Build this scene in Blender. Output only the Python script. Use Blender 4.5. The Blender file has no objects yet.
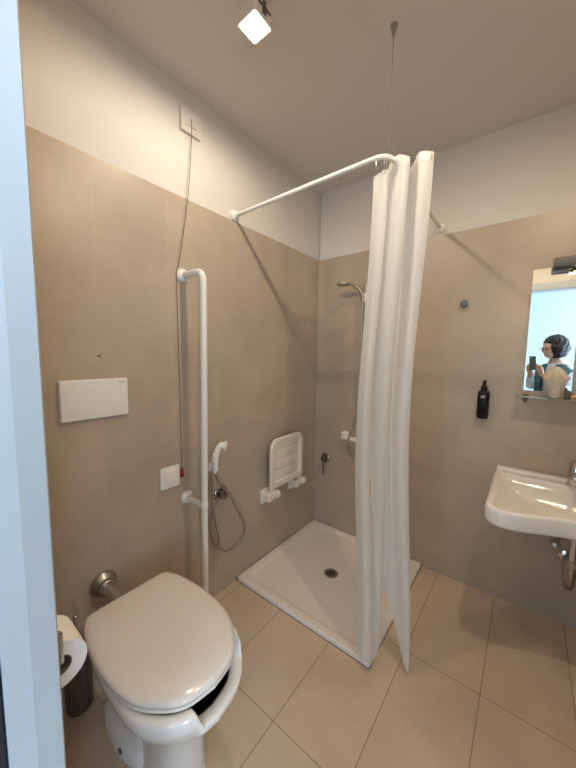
import bpy, bmesh, math, random
from mathutils import Vector, Matrix, Quaternion
random.seed(7)
PI = math.pi
scn = bpy.context.scene
COL = scn.collection

# ------------------------------------------------------------------ camera
CAM = Vector((1.3875, -2.1617, 1.45))
RIGHT = Vector((0.78692631, 0.6168947, 0.01370824))
UP = Vector((-0.06950732, 0.06654703, 0.99535935))
FWD = Vector((-0.61311966, 0.78422728, -0.0952463))
cd = bpy.data.cameras.new('camera')
cam = bpy.data.objects.new('camera', cd)
COL.objects.link(cam)
m = Matrix.Identity(4)
for i in range(3):
    m[i][0], m[i][1], m[i][2], m[i][3] = RIGHT[i], UP[i], -FWD[i], CAM[i]
cam.matrix_world = m
cd.sensor_fit = 'VERTICAL'
cd.sensor_height = 24.0
cd.lens = 24.0 * 307.3 / 768.0
cd.clip_start = 0.004
scn.camera = cam
scn.cycles.max_bounces = 16; scn.cycles.diffuse_bounces = 10; scn.cycles.transparent_max_bounces = 16

# ------------------------------------------------------------------ world, light, exposure
w = bpy.data.worlds.new('sky'); scn.world = w; w.use_nodes = True
bg = w.node_tree.nodes['Background']
bg.inputs[0].default_value = (0.62, 0.80, 1.0, 1); bg.inputs[1].default_value = 1.2
vs = scn.view_settings
vs.view_transform = 'Standard'; vs.look = 'None'; vs.exposure = 0.37; vs.gamma = 1.0; vs.use_curve_mapping = False

def light(name, kind, loc, energy, color, **kw):
    l = bpy.data.lights.new(name, kind); l.energy = energy; l.color = color
    for k, v in kw.items():
        if k not in ('rot',): setattr(l, k, v)
    o = bpy.data.objects.new(name, l); o.location = loc
    if 'rot' in kw: o.rotation_euler = kw['rot']
    COL.objects.link(o); return o
H = 2.715          # ceiling
T = 2.207          # top of the tiles
# daylight through the window of the room outside the doorway
light('window_daylight_left', 'AREA', (0.72, -4.70, 1.40), 15, (0.66, 0.84, 1.0), shape='RECTANGLE', size=1.15, size_y=2.0, rot=(PI/2, 0, 0))
light('window_daylight_right', 'AREA', (2.65, -4.70, 1.40), 60, (0.66, 0.84, 1.0), shape='RECTANGLE', size=1.15, size_y=2.0, rot=(PI/2, 0, 0))
light('window_daylight_side', 'AREA', (3.31, -3.15, 1.40), 95, (0.60, 0.80, 1.0), shape='RECTANGLE', size=2.0, size_y=1.25, rot=(0, PI/2, 0))
# bulbs of the two ceiling spotlights, and the mirror lamp
for lx, pw, bc in ((0.518, 15, (1.0, 0.84, 0.64)), (1.53, 25, (1.0, 0.80, 0.55))):
    light('ceiling_bulb', 'POINT', (lx, -1.275, 2.640), pw, bc, shadow_soft_size=0.013)
light('mirror_tube', 'AREA', (1.63, -0.085, 1.897), 1.2, (1.0, 0.80, 0.52), shape='RECTANGLE', size=0.22, size_y=0.04)

# ------------------------------------------------------------------ materials
def mat(name, col, rough=0.4, metal=0.0, var=0.04, scale=18.0, bump=0.0, spec=0.5, coat=0.0, emit=None, trans=0.0, alpha=1.0):
    m = bpy.data.materials.new(name); m.use_nodes = True
    nt = m.node_tree; N = nt.nodes; Lk = nt.links
    b = N['Principled BSDF']
    tc = N.new('ShaderNodeTexCoord'); nz = N.new('ShaderNodeTexNoise')
    nz.inputs['Scale'].default_value = scale; nz.inputs['Detail'].default_value = 4
    Lk.new(tc.outputs['Object'], nz.inputs['Vector'])
    mx = N.new('ShaderNodeMix'); mx.data_type = 'RGBA'
    mx.inputs[6].default_value = tuple(c*(1-var) for c in col)+(1,)
    mx.inputs[7].default_value = tuple(min(1, c*(1+var)) for c in col)+(1,)
    Lk.new(nz.outputs['Fac'], mx.inputs[0]); Lk.new(mx.outputs[2], b.inputs['Base Color'])
    b.inputs['Roughness'].default_value = rough; b.inputs['Metallic'].default_value = metal
    b.inputs['Specular IOR Level'].default_value = spec; b.inputs['Coat Weight'].default_value = coat
    b.inputs['Transmission Weight'].default_value = trans; b.inputs['Alpha'].default_value = alpha
    if emit:
        b.inputs['Emission Color'].default_value = emit[0]+(1,); b.inputs['Emission Strength'].default_value = emit[1]
    if bump:
        bp = N.new('ShaderNodeBump'); bp.inputs['Strength'].default_value = bump; bp.inputs['Distance'].default_value = 0.004
        Lk.new(nz.outputs['Fac'], bp.inputs['Height']); Lk.new(bp.outputs[0], b.inputs['Normal'])
    return m

def tile_mat(name, col, grout, ax, wa, oa, bx, wb, ob, jw, rough, gvis=1.0, bmax=None):
    """large cement-look tiles: joints on multiples of wa along axis ax and wb along axis bx"""
    m = bpy.data.materials.new(name); m.use_nodes = True
    nt = m.node_tree; N = nt.nodes; Lk = nt.links; b = N['Principled BSDF']
    tc = N.new('ShaderNodeTexCoord'); sx = N.new('ShaderNodeSeparateXYZ'); Lk.new(tc.outputs['Object'], sx.inputs[0])
    def mth(op, a, bb=None):
        n = N.new('ShaderNodeMath'); n.operation = op
        for i, v in enumerate((a, bb)):
            if v is None: continue
            if isinstance(v, (int, float)): n.inputs[i].default_value = v
            else: Lk.new(v, n.inputs[i])
        return n.outputs[0]
    da = mth('PINGPONG', mth('SUBTRACT', sx.outputs[ax], oa), wa/2)
    db = mth('PINGPONG', mth('SUBTRACT', sx.outputs[bx], ob), wb/2)
    if bmax is not None: db = mth('ADD', db, mth('GREATER_THAN', sx.outputs[bx], bmax))
    joint = mth('LESS_THAN', mth('MINIMUM', da, db), jw/2)
    # one tone per tile + soft cement clouds
    fa = mth('FLOOR', mth('DIVIDE', mth('SUBTRACT', sx.outputs[ax], oa), wa))
    fb = mth('FLOOR', mth('DIVIDE', mth('SUBTRACT', sx.outputs[bx], ob), wb))
    cv = N.new('ShaderNodeCombineXYZ'); Lk.new(fa, cv.inputs[0]); Lk.new(fb, cv.inputs[1])
    wn = N.new('ShaderNodeTexWhiteNoise'); wn.noise_dimensions = '3D'; Lk.new(cv.outputs[0], wn.inputs['Vector'])
    n1 = N.new('ShaderNodeTexNoise'); n1.inputs['Scale'].default_value = 3.2; n1.inputs['Detail'].default_value = 7; n1.inputs['Roughness'].default_value = 0.62
    Lk.new(tc.outputs['Object'], n1.inputs['Vector'])
    f = mth('ADD', mth('MULTIPLY', wn.outputs['Value'], 0.07), mth('MULTIPLY', n1.outputs['Fac'], 0.46))
    f = mth('ADD', f, 0.735)
    base = N.new('ShaderNodeVectorMath'); base.operation = 'SCALE'; base.inputs[0].default_value = col; Lk.new(f, base.inputs['Scale'])
    mx = N.new('ShaderNodeMix'); mx.data_type = 'RGBA'
    Lk.new(mth('MULTIPLY', joint, gvis), mx.inputs[0]); Lk.new(base.outputs[0], mx.inputs[6]); mx.inputs[7].default_value = grout+(1,)
    Lk.new(mx.outputs[2], b.inputs['Base Color'])
    rr = mth('ADD', mth('MULTIPLY', n1.outputs['Fac'], 0.14), rough-0.07)
    Lk.new(rr, b.inputs['Roughness'])
    bp = N.new('ShaderNodeBump'); bp.inputs['Strength'].default_value = 0.25; bp.inputs['Distance'].default_value = 0.001
    Lk.new(mth('SUBTRACT', 1.0, joint), bp.inputs['Height']); Lk.new(bp.outputs[0], b.inputs['Normal'])
    return m

TC = (0.435, 0.360, 0.282); GL = (0.52, 0.46, 0.39)
M = {}
M['tile_left'] = tile_mat('wall tiles left', TC, GL, 1, 0.315, -0.069, 2, 0.63, 0.33, 0.003, 0.36, 0.35)
M['tile_back'] = tile_mat('wall tiles back', TC, GL, 0, 0.315, 0.057, 2, 0.63, 0.33, 0.003, 0.36, 0.35)
M['tile_floor'] = tile_mat('floor tiles', (0.60, 0.475, 0.35), (0.22, 0.15, 0.10), 0, 0.3165, 0.053, 1, 0.63, -0.07, 0.0035, 0.30, 0.9, -0.3)
M['plaster'] = mat('white wall paint', (0.66, 0.63, 0.595), 0.85, var=0.015, scale=6, spec=0.2)
M['bedroom'] = mat('pale blue green wall paint', (0.50, 0.575, 0.585), 0.85, var=0.015, scale=6, spec=0.2)
M['ceiling'] = mat('ceiling paint', (0.67, 0.64, 0.615), 0.9, var=0.012, scale=4, spec=0.1)
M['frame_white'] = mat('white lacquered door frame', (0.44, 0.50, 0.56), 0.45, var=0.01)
M['navy'] = mat('dark navy door leaf', (0.012, 0.014, 0.022), 0.4)
M['ceramic'] = mat('white glazed ceramic', (0.83, 0.80, 0.775), 0.10, var=0.008, coat=0.3)
M['bowl_shade'] = mat('bowl interior painted as shade', (0.012, 0.010, 0.009), 0.3)
M['lid'] = mat('white glossy lid', (0.80, 0.755, 0.72), 0.14, var=0.008, coat=0.4)
M['tray'] = mat('matt white tray', (0.80, 0.745, 0.70), 0.5, var=0.03, scale=22, bump=0.12)
M['plastic'] = mat('white plastic', (0.78, 0.76, 0.72), 0.35, var=0.012)
M['seat_plastic'] = mat('ivory plastic', (0.76, 0.71, 0.63), 0.4, var=0.015)
M['white_metal'] = mat('white enamelled tube', (0.80, 0.79, 0.76), 0.3, var=0.012)
M['chrome'] = mat('chrome', (0.62, 0.60, 0.57), 0.16, 1.0, var=0.02)
M['chrome_dark'] = mat('dark chrome', (0.30, 0.28, 0.26), 0.18, 1.0, var=0.03)
M['steel'] = mat('brushed steel', (0.45, 0.425, 0.40), 0.32, 1.0, var=0.06, scale=60)
M['dark_steel'] = mat('dark brushed steel', (0.16, 0.15, 0.15), 0.34, 0.9, var=0.06, scale=60)
M['red'] = mat('red plastic', (0.26, 0.008, 0.014), 0.35)
M['cord'] = mat('red brown cord', (0.10, 0.06, 0.045), 0.7, scale=200, var=0.3)
M['cord_dark'] = mat('dark wire', (0.10, 0.08, 0.065), 0.6, scale=200, var=0.2)
M['black'] = mat('black plastic', (0.004, 0.004, 0.004), 0.35, spec=0.25)
M['lamp_grey'] = mat('dark grey anodised metal', (0.12, 0.115, 0.11), 0.5, 0.3)
M['grey_print'] = mat('grey print', (0.30, 0.30, 0.30), 0.5)
M['paper'] = mat('tissue paper', (0.86, 0.85, 0.84), 0.95, var=0.03, scale=90, bump=0.2, spec=0.1)
M['cardboard'] = mat('grey cardboard', (0.22, 0.19, 0.165), 0.9)
M['mirror'] = mat('mirror silver', (0.93, 0.95, 0.95), 0.0, 1.0, var=0.0)
M['glass'] = mat('clear glass shelf', (0.80, 0.90, 0.86), 0.02, var=0.0, trans=0.9)
M['lamp_white'] = mat('white lamp housing', (0.72, 0.69, 0.64), 0.4)
M['lamp_glow'] = mat('lit halogen glass', (0.9, 0.85, 0.75), 0.3, emit=((1.0, 0.84, 0.52), 1.25))
M['bulb_glow'] = mat('halogen capsule', (1, 0.9, 0.75), 0.3, emit=((1.0, 0.90, 0.68), 30))
M['tube_glow'] = mat('lit diffuser', (0.9, 0.85, 0.7), 0.4, emit=((1.0, 0.82, 0.42), 1.6))
M['orange'] = mat('orange wrapper', (0.75, 0.33, 0.08), 0.4, var=0.25, scale=70)
M['skin'] = mat('skin', (0.62, 0.42, 0.33), 0.5, var=0.05)
M['lip'] = mat('lips', (0.42, 0.16, 0.14), 0.45)
M['eye'] = mat('dark eye', (0.03, 0.02, 0.02), 0.2)
M['hair'] = mat('dark auburn hair', (0.009, 0.003, 0.003), 0.55, var=0.5, scale=80, bump=0.8)
M['shirt'] = mat('pale blue shirt', (0.62, 0.72, 0.80), 0.8, var=0.12, scale=30)
M['teal'] = mat('dark teal cardigan', (0.06, 0.13, 0.14), 0.85, var=0.2, scale=60)
M['jeans'] = mat('dark jeans', (0.04, 0.055, 0.09), 0.85, var=0.2, scale=90)
M['shoe'] = mat('black shoe', (0.015, 0.015, 0.015), 0.5)
M['phone'] = mat('grey teal phone case', (0.10, 0.14, 0.15), 0.3)
M['dark_seam'] = mat('dark seam shade and plug', (0.09, 0.07, 0.05), 0.7)

def curtain_mat():
    m = bpy.data.materials.new('translucent white curtain'); m.use_nodes = True
    nt = m.node_tree; N = nt.nodes; Lk = nt.links
    out = N['Material Output']; N.remove(N['Principled BSDF'])
    tc = N.new('ShaderNodeTexCoord'); nz = N.new('ShaderNodeTexNoise'); nz.inputs['Scale'].default_value = 55
    Lk.new(tc.outputs['Object'], nz.inputs['Vector'])
    bp = N.new('ShaderNodeBump'); bp.inputs['Strength'].default_value = 0.12; bp.inputs['Distance'].default_value = 0.003
    Lk.new(nz.outputs['Fac'], bp.inputs['Height'])
    d = N.new('ShaderNodeBsdfDiffuse'); d.inputs[0].default_value = (0.92, 0.91, 0.89, 1); Lk.new(bp.outputs[0], d.inputs['Normal'])
    t = N.new('ShaderNodeBsdfTranslucent'); t.inputs[0].default_value = (0.92, 0.91, 0.89, 1)
    g = N.new('ShaderNodeBsdfGlossy'); g.inputs['Roughness'].default_value = 0.45; g.inputs[0].default_value = (0.9, 0.9, 0.9, 1)
    m1 = N.new('ShaderNodeMixShader'); m1.inputs[0].default_value = 0.42; Lk.new(d.outputs[0], m1.inputs[1]); Lk.new(t.outputs[0], m1.inputs[2])
    m2 = N.new('ShaderNodeMixShader'); m2.inputs[0].default_value = 0.05; Lk.new(m1.outputs[0], m2.inputs[1]); Lk.new(g.outputs[0], m2.inputs[2])
    tr = N.new('ShaderNodeBsdfTransparent')
    m3 = N.new('ShaderNodeMixShader'); m3.inputs[0].default_value = 0.07; Lk.new(m2.outputs[0], m3.inputs[1]); Lk.new(tr.outputs[0], m3.inputs[2])
    Lk.new(m3.outputs[0], out.inputs[0]); return m
M['curtain'] = curtain_mat()

def film_mat():
    m = bpy.data.materials.new('clear crinkled film'); m.use_nodes = True
    nt = m.node_tree; N = nt.nodes; Lk = nt.links
    out = N['Material Output']; N.remove(N['Principled BSDF'])
    tc = N.new('ShaderNodeTexCoord'); nz = N.new('ShaderNodeTexNoise'); nz.inputs['Scale'].default_value = 40
    Lk.new(tc.outputs['Object'], nz.inputs['Vector'])
    bp = N.new('ShaderNodeBump'); bp.inputs['Strength'].default_value = 0.8; bp.inputs['Distance'].default_value = 0.006
    Lk.new(nz.outputs['Fac'], bp.inputs['Height'])
    d = N.new('ShaderNodeBsdfDiffuse'); d.inputs[0].default_value = (0.82, 0.78, 0.70, 1); Lk.new(bp.outputs[0], d.inputs['Normal'])
    tl = N.new('ShaderNodeBsdfTranslucent'); tl.inputs[0].default_value = (0.80, 0.72, 0.60, 1)
    g = N.new('ShaderNodeBsdfGlossy'); g.inputs['Roughness'].default_value = 0.2; Lk.new(bp.outputs[0], g.inputs['Normal'])
    tr = N.new('ShaderNodeBsdfTransparent')
    def mix(f, a, b):
        n = N.new('ShaderNodeMixShader'); n.inputs[0].default_value = f; Lk.new(a.outputs[0], n.inputs[1]); Lk.new(b.outputs[0], n.inputs[2]); return n
    s = mix(0.38, mix(0.15, mix(0.5, d, tl), g), tr)
    Lk.new(s.outputs[0], out.inputs[0]); return m
M['film'] = film_mat()

# ------------------------------------------------------------------ mesh helpers
def V(*a): return Vector(a)
def frame(axis):
    axis = axis.normalized()
    u = axis.orthogonal().normalized(); return u, axis.cross(u).normalized(), axis

def loft(bm, rings, cap0=True, cap1=True, closed=True, mi=0):
    vs = [[bm.verts.new(p) for p in r] for r in rings]
    n = len(vs[0]); fs = []
    for a, b in zip(vs, vs[1:]):
        for i in range(n if closed else n-1):
            j = (i+1) % n
            fs.append(bm.faces.new((a[i], a[j], b[j], b[i])))
    if cap0: fs.append(bm.faces.new(list(reversed(vs[0]))))
    if cap1: fs.append(bm.faces.new(vs[-1]))
    for f in fs: f.material_index = mi
    return vs

def spline(pts, k=8, closed=False):
    pts = [Vector(p) for p in pts]; n = len(pts); out = []
    seg = n if closed else n-1
    for i in range(seg):
        g = (lambda q: pts[q % n]) if closed else (lambda q: pts[max(0, min(n-1, q))])
        p0, p1, p2, p3 = g(i-1), g(i), g(i+1), g(i+2)
        for s in range(k):
            t = s/k
            out.append(0.5*((2*p1)+(p2-p0)*t+(2*p0-5*p1+4*p2-p3)*t*t+(3*p1-p0-3*p2+p3)*t**3))
    if not closed: out.append(pts[-1])
    return out

def tube(bm, pts, r, n=12, mi=0, cap=True):
    pts = [Vector(p) for p in pts]; rings = []
    t0 = (pts[1]-pts[0]).normalized(); u = t0.orthogonal().normalized()
    prev = t0
    for i, p in enumerate(pts):
        a = pts[max(0, i-1)]; b = pts[min(len(pts)-1, i+1)]
        t = (b-a).normalized()
        q = prev.rotation_difference(t); u = q @ u; u = (u-t*u.dot(t)).normalized(); prev = t
        v = t.cross(u); rr = r[i] if isinstance(r, (list, tuple)) else r
        rings.append([p+u*math.cos(2*PI*k/n)*rr+v*math.sin(2*PI*k/n)*rr for k in range(n)])
    loft(bm, rings, cap, cap, mi=mi)

def bend(pts, r, k=6):
    """polyline with rounded corners"""
    pts = [Vector(p) for p in pts]; out = [pts[0]]
    for a, b, c in zip(pts, pts[1:], pts[2:]):
        d1 = (a-b).normalized(); d2 = (c-b).normalized()
        p, q = b+d1*r, b+d2*r
        for s in range(k+1):
            t = s/k; out.append((1-t)**2*p+2*t*(1-t)*b+t*t*q)
    out.append(pts[-1]); return out

def lathe(bm, prof, org, axis, n=24, mi=0, cap=True):
    u, v, a = frame(Vector(axis)); org = Vector(org)
    rings = [[org+a*h+(u*math.cos(2*PI*k/n)+v*math.sin(2*PI*k/n))*max(r, 1e-4) for k in range(n)] for r, h in prof]
    loft(bm, rings, cap, cap, mi=mi)

def box(bm, lo, hi, bev=0.0, seg=2, mi=0, mtx=None):
    lo, hi = Vector(lo), Vector(hi)
    b2 = bmesh.new(); bmesh.ops.create_cube(b2, size=1)
    for v in b2.verts: v.co = Vector([(lo[i]+hi[i])/2+v.co[i]*(hi[i]-lo[i]) for i in range(3)])
    if bev: bmesh.ops.bevel(b2, geom=list(b2.edges), offset=bev, segments=seg, profile=0.6, affect='EDGES', clamp_overlap=True)
    if mtx is not None: bmesh.ops.transform(b2, matrix=mtx, verts=b2.verts)
    mp = {v: bm.verts.new(v.co) for v in b2.verts}
    for f in b2.faces:
        nf = bm.faces.new([mp[v] for v in f.verts]); nf.material_index = mi
    b2.free()

def prism(bm, outline, thick, bev=0.0, mi=0, seg=2):
    """outline: 3-D loop, thick: vector"""
    b2 = bmesh.new(); th = Vector(thick)
    loft(b2, [[Vector(p) for p in outline], [Vector(p)+th for p in outline]])
    bmesh.ops.recalc_face_normals(b2, faces=b2.faces)
    if bev:
        es = [e for e in b2.edges if len(e.link_faces) == 2 and e.calc_face_angle(0) > 0.9]
        bmesh.ops.bevel(b2, geom=es, offset=bev, segments=seg, profile=0.6, affect='EDGES', clamp_overlap=True)
    mp = {v: bm.verts.new(v.co) for v in b2.verts}
    for f in b2.faces:
        nf = bm.faces.new([mp[v] for v in f.verts]); nf.material_index = mi
    b2.free()

def rrect(hw, hh, r, k=5):
    out = []
    for cx, cy, a0 in ((hw-r, hh-r, 0), (-hw+r, hh-r, 90), (-hw+r, -hh+r, 180), (hw-r, -hh+r, 270)):
        for s in range(k+1):
            a = math.radians(a0+90*s/k); out.append((cx+r*math.cos(a), cy+r*math.sin(a)))
    return out

def finish(bm, name, mats, smooth=True, ang=38, recalc=True):
    if recalc: bmesh.ops.recalc_face_normals(bm, faces=bm.faces)
    if smooth:
        for f in bm.faces: f.smooth = True
        for e in bm.edges:
            if len(e.link_faces) == 2 and e.calc_face_angle(0) > math.radians(ang): e.smooth = False
    me = bpy.data.meshes.new(name); bm.to_mesh(me); bm.free()
    for mm in (mats if isinstance(mats, (list, tuple)) else [mats]): me.materials.append(M[mm] if isinstance(mm, str) else mm)
    return me

def rootloc(o):
    l = Vector((0, 0, 0))
    while o: l += o.location; o = o.parent
    return l

def part(name, bm, mats, parent, label=None, **kw):
    l = rootloc(parent)
    for v in bm.verts: v.co -= l
    o = bpy.data.objects.new(name, finish(bm, name, mats, **kw)); COL.objects.link(o); o.parent = parent
    if label: o['label'] = label
    return o

def thing(name, label, cat, loc, group=None):
    o = bpy.data.objects.new(name, None); o.empty_display_size = 0.05; COL.objects.link(o)
    o.location = loc; o['label'] = label; o['category'] = cat
    if group: o['group'] = group
    return o

def solo(name, bm, mats, label, cat, loc, group=None, **kw):
    loc = Vector(loc)
    for v in bm.verts: v.co -= loc
    o = bpy.data.objects.new(name, finish(bm, name, mats, **kw)); COL.objects.link(o); o.location = loc
    o['label'] = label; o['category'] = cat
    if group: o['group'] = group
    return o

def struct(name, bm, mats, label=None, parent=None, **kw):
    o = bpy.data.objects.new(name, finish(bm, name, mats, **kw)); COL.objects.link(o)
    if parent: o.parent = parent
    else: o['kind'] = 'structure'
    if label: o['label'] = label
    return o
B = bmesh.new

# ------------------------------------------------------------------ room shell
XR = 2.12; YF = -2.05; YO = -2.20; DX0, DX1, DH = 0.92, 1.745, 2.15
bm = B(); box(bm, (-0.15, -4.8, -0.1), (3.4, 0.15, 0)); struct('floor', bm, 'tile_floor', 'beige rectangular floor tiles', smooth=False)
bm = B(); box(bm, (-0.15, -4.8, H), (3.4, 0.15, H+0.1)); struct('ceiling', bm, 'ceiling', 'plain off-white painted ceiling', smooth=False)
def tiled(name, lo, hi, axis, side, tmat, label):
    """plaster wall with an 8 mm skin of tiles up to T; the tile face lies on the given plane"""
    bm = B(); lo, hi = list(lo), list(hi)
    pl, ph = lo[:], hi[:]
    tl, th = lo[:], hi[:]; th[2] = T
    if side > 0: ph[axis] -= 0.008; tl[axis] = ph[axis]
    else: pl[axis] += 0.008; th[axis] = pl[axis]
    box(bm, pl, ph, mi=0); box(bm, tl, th, mi=1)
    return struct(name, bm, ['plaster', tmat], label, smooth=False)
tiled('wall_left', (-0.15, YF, 0), (0, 0.15, H), 0, 1, 'tile_left', 'left wall with grey beige tiles below white paint')
tiled('wall_back', (0, 0, 0), (XR, 0.15, H), 1, -1, 'tile_back', 'back wall with grey beige tiles below white paint')
tiled('wall_right', (XR, YO, 0), (XR+0.15, 0.15, H), 0, -1, 'tile_left', 'right wall beside the sink')
# front wall with the doorway
bm = B()
for lo, hi in (((-0.15, YO, 0), (DX0-0.05, YF-0.008, H)), ((DX1+0.05, YO, 0), (XR, YF-0.008, H)), ((DX0-0.05, YO, DH+0.05), (DX1+0.05, YF-0.008, H))):
    box(bm, lo, hi, mi=0)
for lo, hi in (((0, YF-0.008, 0), (DX0-0.07, YF, T)), ((DX1+0.07, YF-0.008, 0), (XR, YF, T))):
    box(bm, lo, hi, mi=1)
struct('wall_front', bm, ['plaster', 'tile_back'], 'front wall around the doorway', smooth=False)
# door frame: stepped white jambs, casing and head; navy leaf swung outwards
bm = B()
def ext(bm, prof, z0, z1): loft(bm, [[V(x, y, z0) for x, y in prof], [V(x, y, z1) for x, y in prof]])
ext(bm, [(DX0-0.014, YF+0.001), (DX0-0.005, YF-0.0025), (DX0, YF-0.031), (DX0, YF-0.0575), (DX0-0.02, YF-0.059), (DX0-0.02, YO-0.01), (DX0-0.05, YO-0.01), (DX0-0.05, YF-0.004), (DX0-0.075, YF-0.004), (DX0-0.075, YF+0.004)], 0, DH)
ext(bm, [(DX1, YF+0.012), (DX1, YF-0.06), (DX1+0.02, YF-0.06), (DX1+0.02, YO-0.01), (DX1+0.05, YO-0.01), (DX1+0.05, YF+0.0), (DX1+0.075, YF+0.0), (DX1+0.075, YF+0.012)], 0, DH)
box(bm, (DX0-0.05, YO-0.01, DH), (DX1+0.05, YF, DH+0.05), 0.002)
box(bm, (DX0-0.075, YF, DH), (DX1+0.075, YF+0.012, DH+0.075), 0.002)
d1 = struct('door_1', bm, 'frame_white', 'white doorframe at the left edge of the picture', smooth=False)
bm = B(); box(bm, (DX0-0.0195, YF-0.135, 0.002), (DX0-0.003, YF-0.0595, DH-0.01), 0.002); struct('rebate_seal', bm, 'navy', 'dark strip in the door rebate', parent=d1, smooth=False)
bm = B(); box(bm, (DX0-0.062, -2.98, 0.008), (DX0-0.022, YO-0.004, DH-0.005), 0.002); struct('door_leaf', bm, 'navy', 'dark navy door leaf', parent=d1, smooth=False)
bm = B()
for s in (-1, 1):
    lathe(bm, [(0.024, 0), (0.024, 0.008), (0.010, 0.009), (0.010, 0.05)], (DX0-0.042+0.02*s, -2.92, 1.03), (s, 0, 0))
    tube(bm, bend([(DX0-0.042+0.068*s, -2.92, 1.03), (DX0-0.042+0.068*s, -2.80, 1.03)], 0.01, 2) if False else [(DX0-0.042+0.066*s, -2.925, 1.03), (DX0-0.042+0.066*s, -2.80, 1.03)], 0.009)
lf = [o for o in COL.objects if o.name == 'door_leaf'][0]
struct('door_handle', bm, 'chrome', parent=lf)
# the bright room outside the doorway
bm = B()
WX = ((0.12, 1.32), (2.05, 3.25)); WZ0, WZ1 = 0.35, 2.45
for lo, hi in (((-0.15, -4.8, 0), (WX[0][0], -4.65, H)), ((WX[0][1], -4.8, 0), (WX[1][0], -4.65, H)), ((WX[1][1], -4.8, 0), (3.4, -4.65, H)),
               ((WX[0][0], -4.8, 0), (WX[0][1], -4.65, WZ0)), ((WX[1][0], -4.8, 0), (WX[1][1], -4.65, WZ0)),
               ((WX[0][0], -4.8, WZ1), (WX[0][1], -4.65, H)), ((WX[1][0], -4.8, WZ1), (WX[1][1], -4.65, H))): box(bm, lo, hi)
struct('wall_bedroom_back', bm, 'bedroom', 'pale wall of the bright room outside', smooth=False)
bm = B(); box(bm, (-0.15, -4.65, 0), (0.0, YO, H)); struct('wall_bedroom_left', bm, 'bedroom', smooth=False)
bm = B(); wy0, wy1 = -3.80, -2.50
for lo, hi in (((3.25, -4.65, 0), (3.4, wy0, H)), ((3.25, wy1, 0), (3.4, YO, H)), ((3.25, wy0, 0), (3.4, wy1, WZ0)), ((3.25, wy0, WZ1), (3.4, wy1, H))): box(bm, lo, hi)
struct('wall_bedroom_right', bm, 'bedroom', smooth=False)
bm = B()
for lo, hi in (((3.255, wy0, WZ0), (3.29, wy0+0.05, WZ1)), ((3.255, wy1-0.05, WZ0), (3.29, wy1, WZ1)), ((3.255, wy0, WZ0), (3.29, wy1, WZ0+0.05)), ((3.255, wy0, WZ1-0.05), (3.29, wy1, WZ1))): box(bm, lo, hi, 0.004)
struct('window_3', bm, 'frame_white', 'window of the bright room outside', smooth=False)
bm = B(); box(bm, (XR+0.15, YO, 0), (3.4, YO+0.15, H)); struct('wall_bedroom_front', bm, 'bedroom', smooth=False)
for i, (a, b) in enumerate(WX):
    bm = B()
    for lo, hi in (((a, -4.69, WZ0), (a+0.05, -4.655, WZ1)), ((b-0.05, -4.69, WZ0), (b, -4.655, WZ1)), ((a, -4.69, WZ0), (b, -4.655, WZ0+0.05)), ((a, -4.69, WZ1-0.05), (b, -4.655, WZ1))): box(bm, lo, hi, 0.004)
    struct('window_%d' % (i+1), bm, 'frame_white', 'window of the bright room outside', smooth=False)

# ------------------------------------------------------------------ shower tray
TW = 0.897; G = 0.004
def ring(x0, x1, y0, y1, r, z, k=5):
    cx, cy, hw, hh = (x0+x1)/2, (y0+y1)/2, (x1-x0)/2, (y1-y0)/2
    return [V(cx+a, cy+b, z) for a, b in rrect(hw, hh, r, k)]
t = thing('shower_tray', 'low square white shower tray in the tiled corner', 'shower tray', (0.45, -0.45, 0))
bm = B()
x0, x1, y0, y1 = G, TW, -TW, -G
rg = [ring(x0, x1, y0, y1, 0.012, 0.0005), ring(x0, x1, y0, y1, 0.012, 0.022), ring(x0+0.004, x1-0.004, y0+0.004, y1-0.004, 0.012, 0.026)]
for ins, z in ((0.040, 0.026), (0.046, 0.0245), (0.060, 0.0165), (0.068, 0.015), (0.24, 0.0125), (0.34, 0.011)):
    rg.append(ring(x0+ins, x1-ins, y0+ins, y1-ins, min(0.05, 0.012+ins*0.3), z))
loft(bm, rg); part('tray_basin', bm, 'tray', t)
bm = B()  # joint strips, their dark colour stands for the shadow seam at the tray edges
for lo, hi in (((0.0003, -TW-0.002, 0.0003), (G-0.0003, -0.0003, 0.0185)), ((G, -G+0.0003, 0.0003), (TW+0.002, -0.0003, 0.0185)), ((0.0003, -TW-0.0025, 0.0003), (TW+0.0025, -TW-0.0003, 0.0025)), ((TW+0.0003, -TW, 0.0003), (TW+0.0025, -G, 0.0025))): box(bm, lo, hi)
part('seam_shade', bm, 'dark_seam', t, 'joint line around the tray with its shadow painted dark', smooth=False)
bm = B(); lathe(bm, [(0.046, 0), (0.046, 0.003), (0.040, 0.0045), (0.030, 0.004), (0.029, 0.0015)], (0.451, -0.473, 0.0105), (0, 0, 1), 32)
dr = part('drain', bm, 'steel', t)
bm = B(); lathe(bm, [(0.0285, 0), (0.0285, 0.0025)], (0.451, -0.473, 0.0108), (0, 0, 1), 28)
lathe(bm, [(0.012, 0.0024), (0.010, 0.005), (0.001, 0.0055)], (0.451, -0.473, 0.0108), (0, 0, 1), 16)
part('drain_grate', bm, 'dark_steel', dr)

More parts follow.
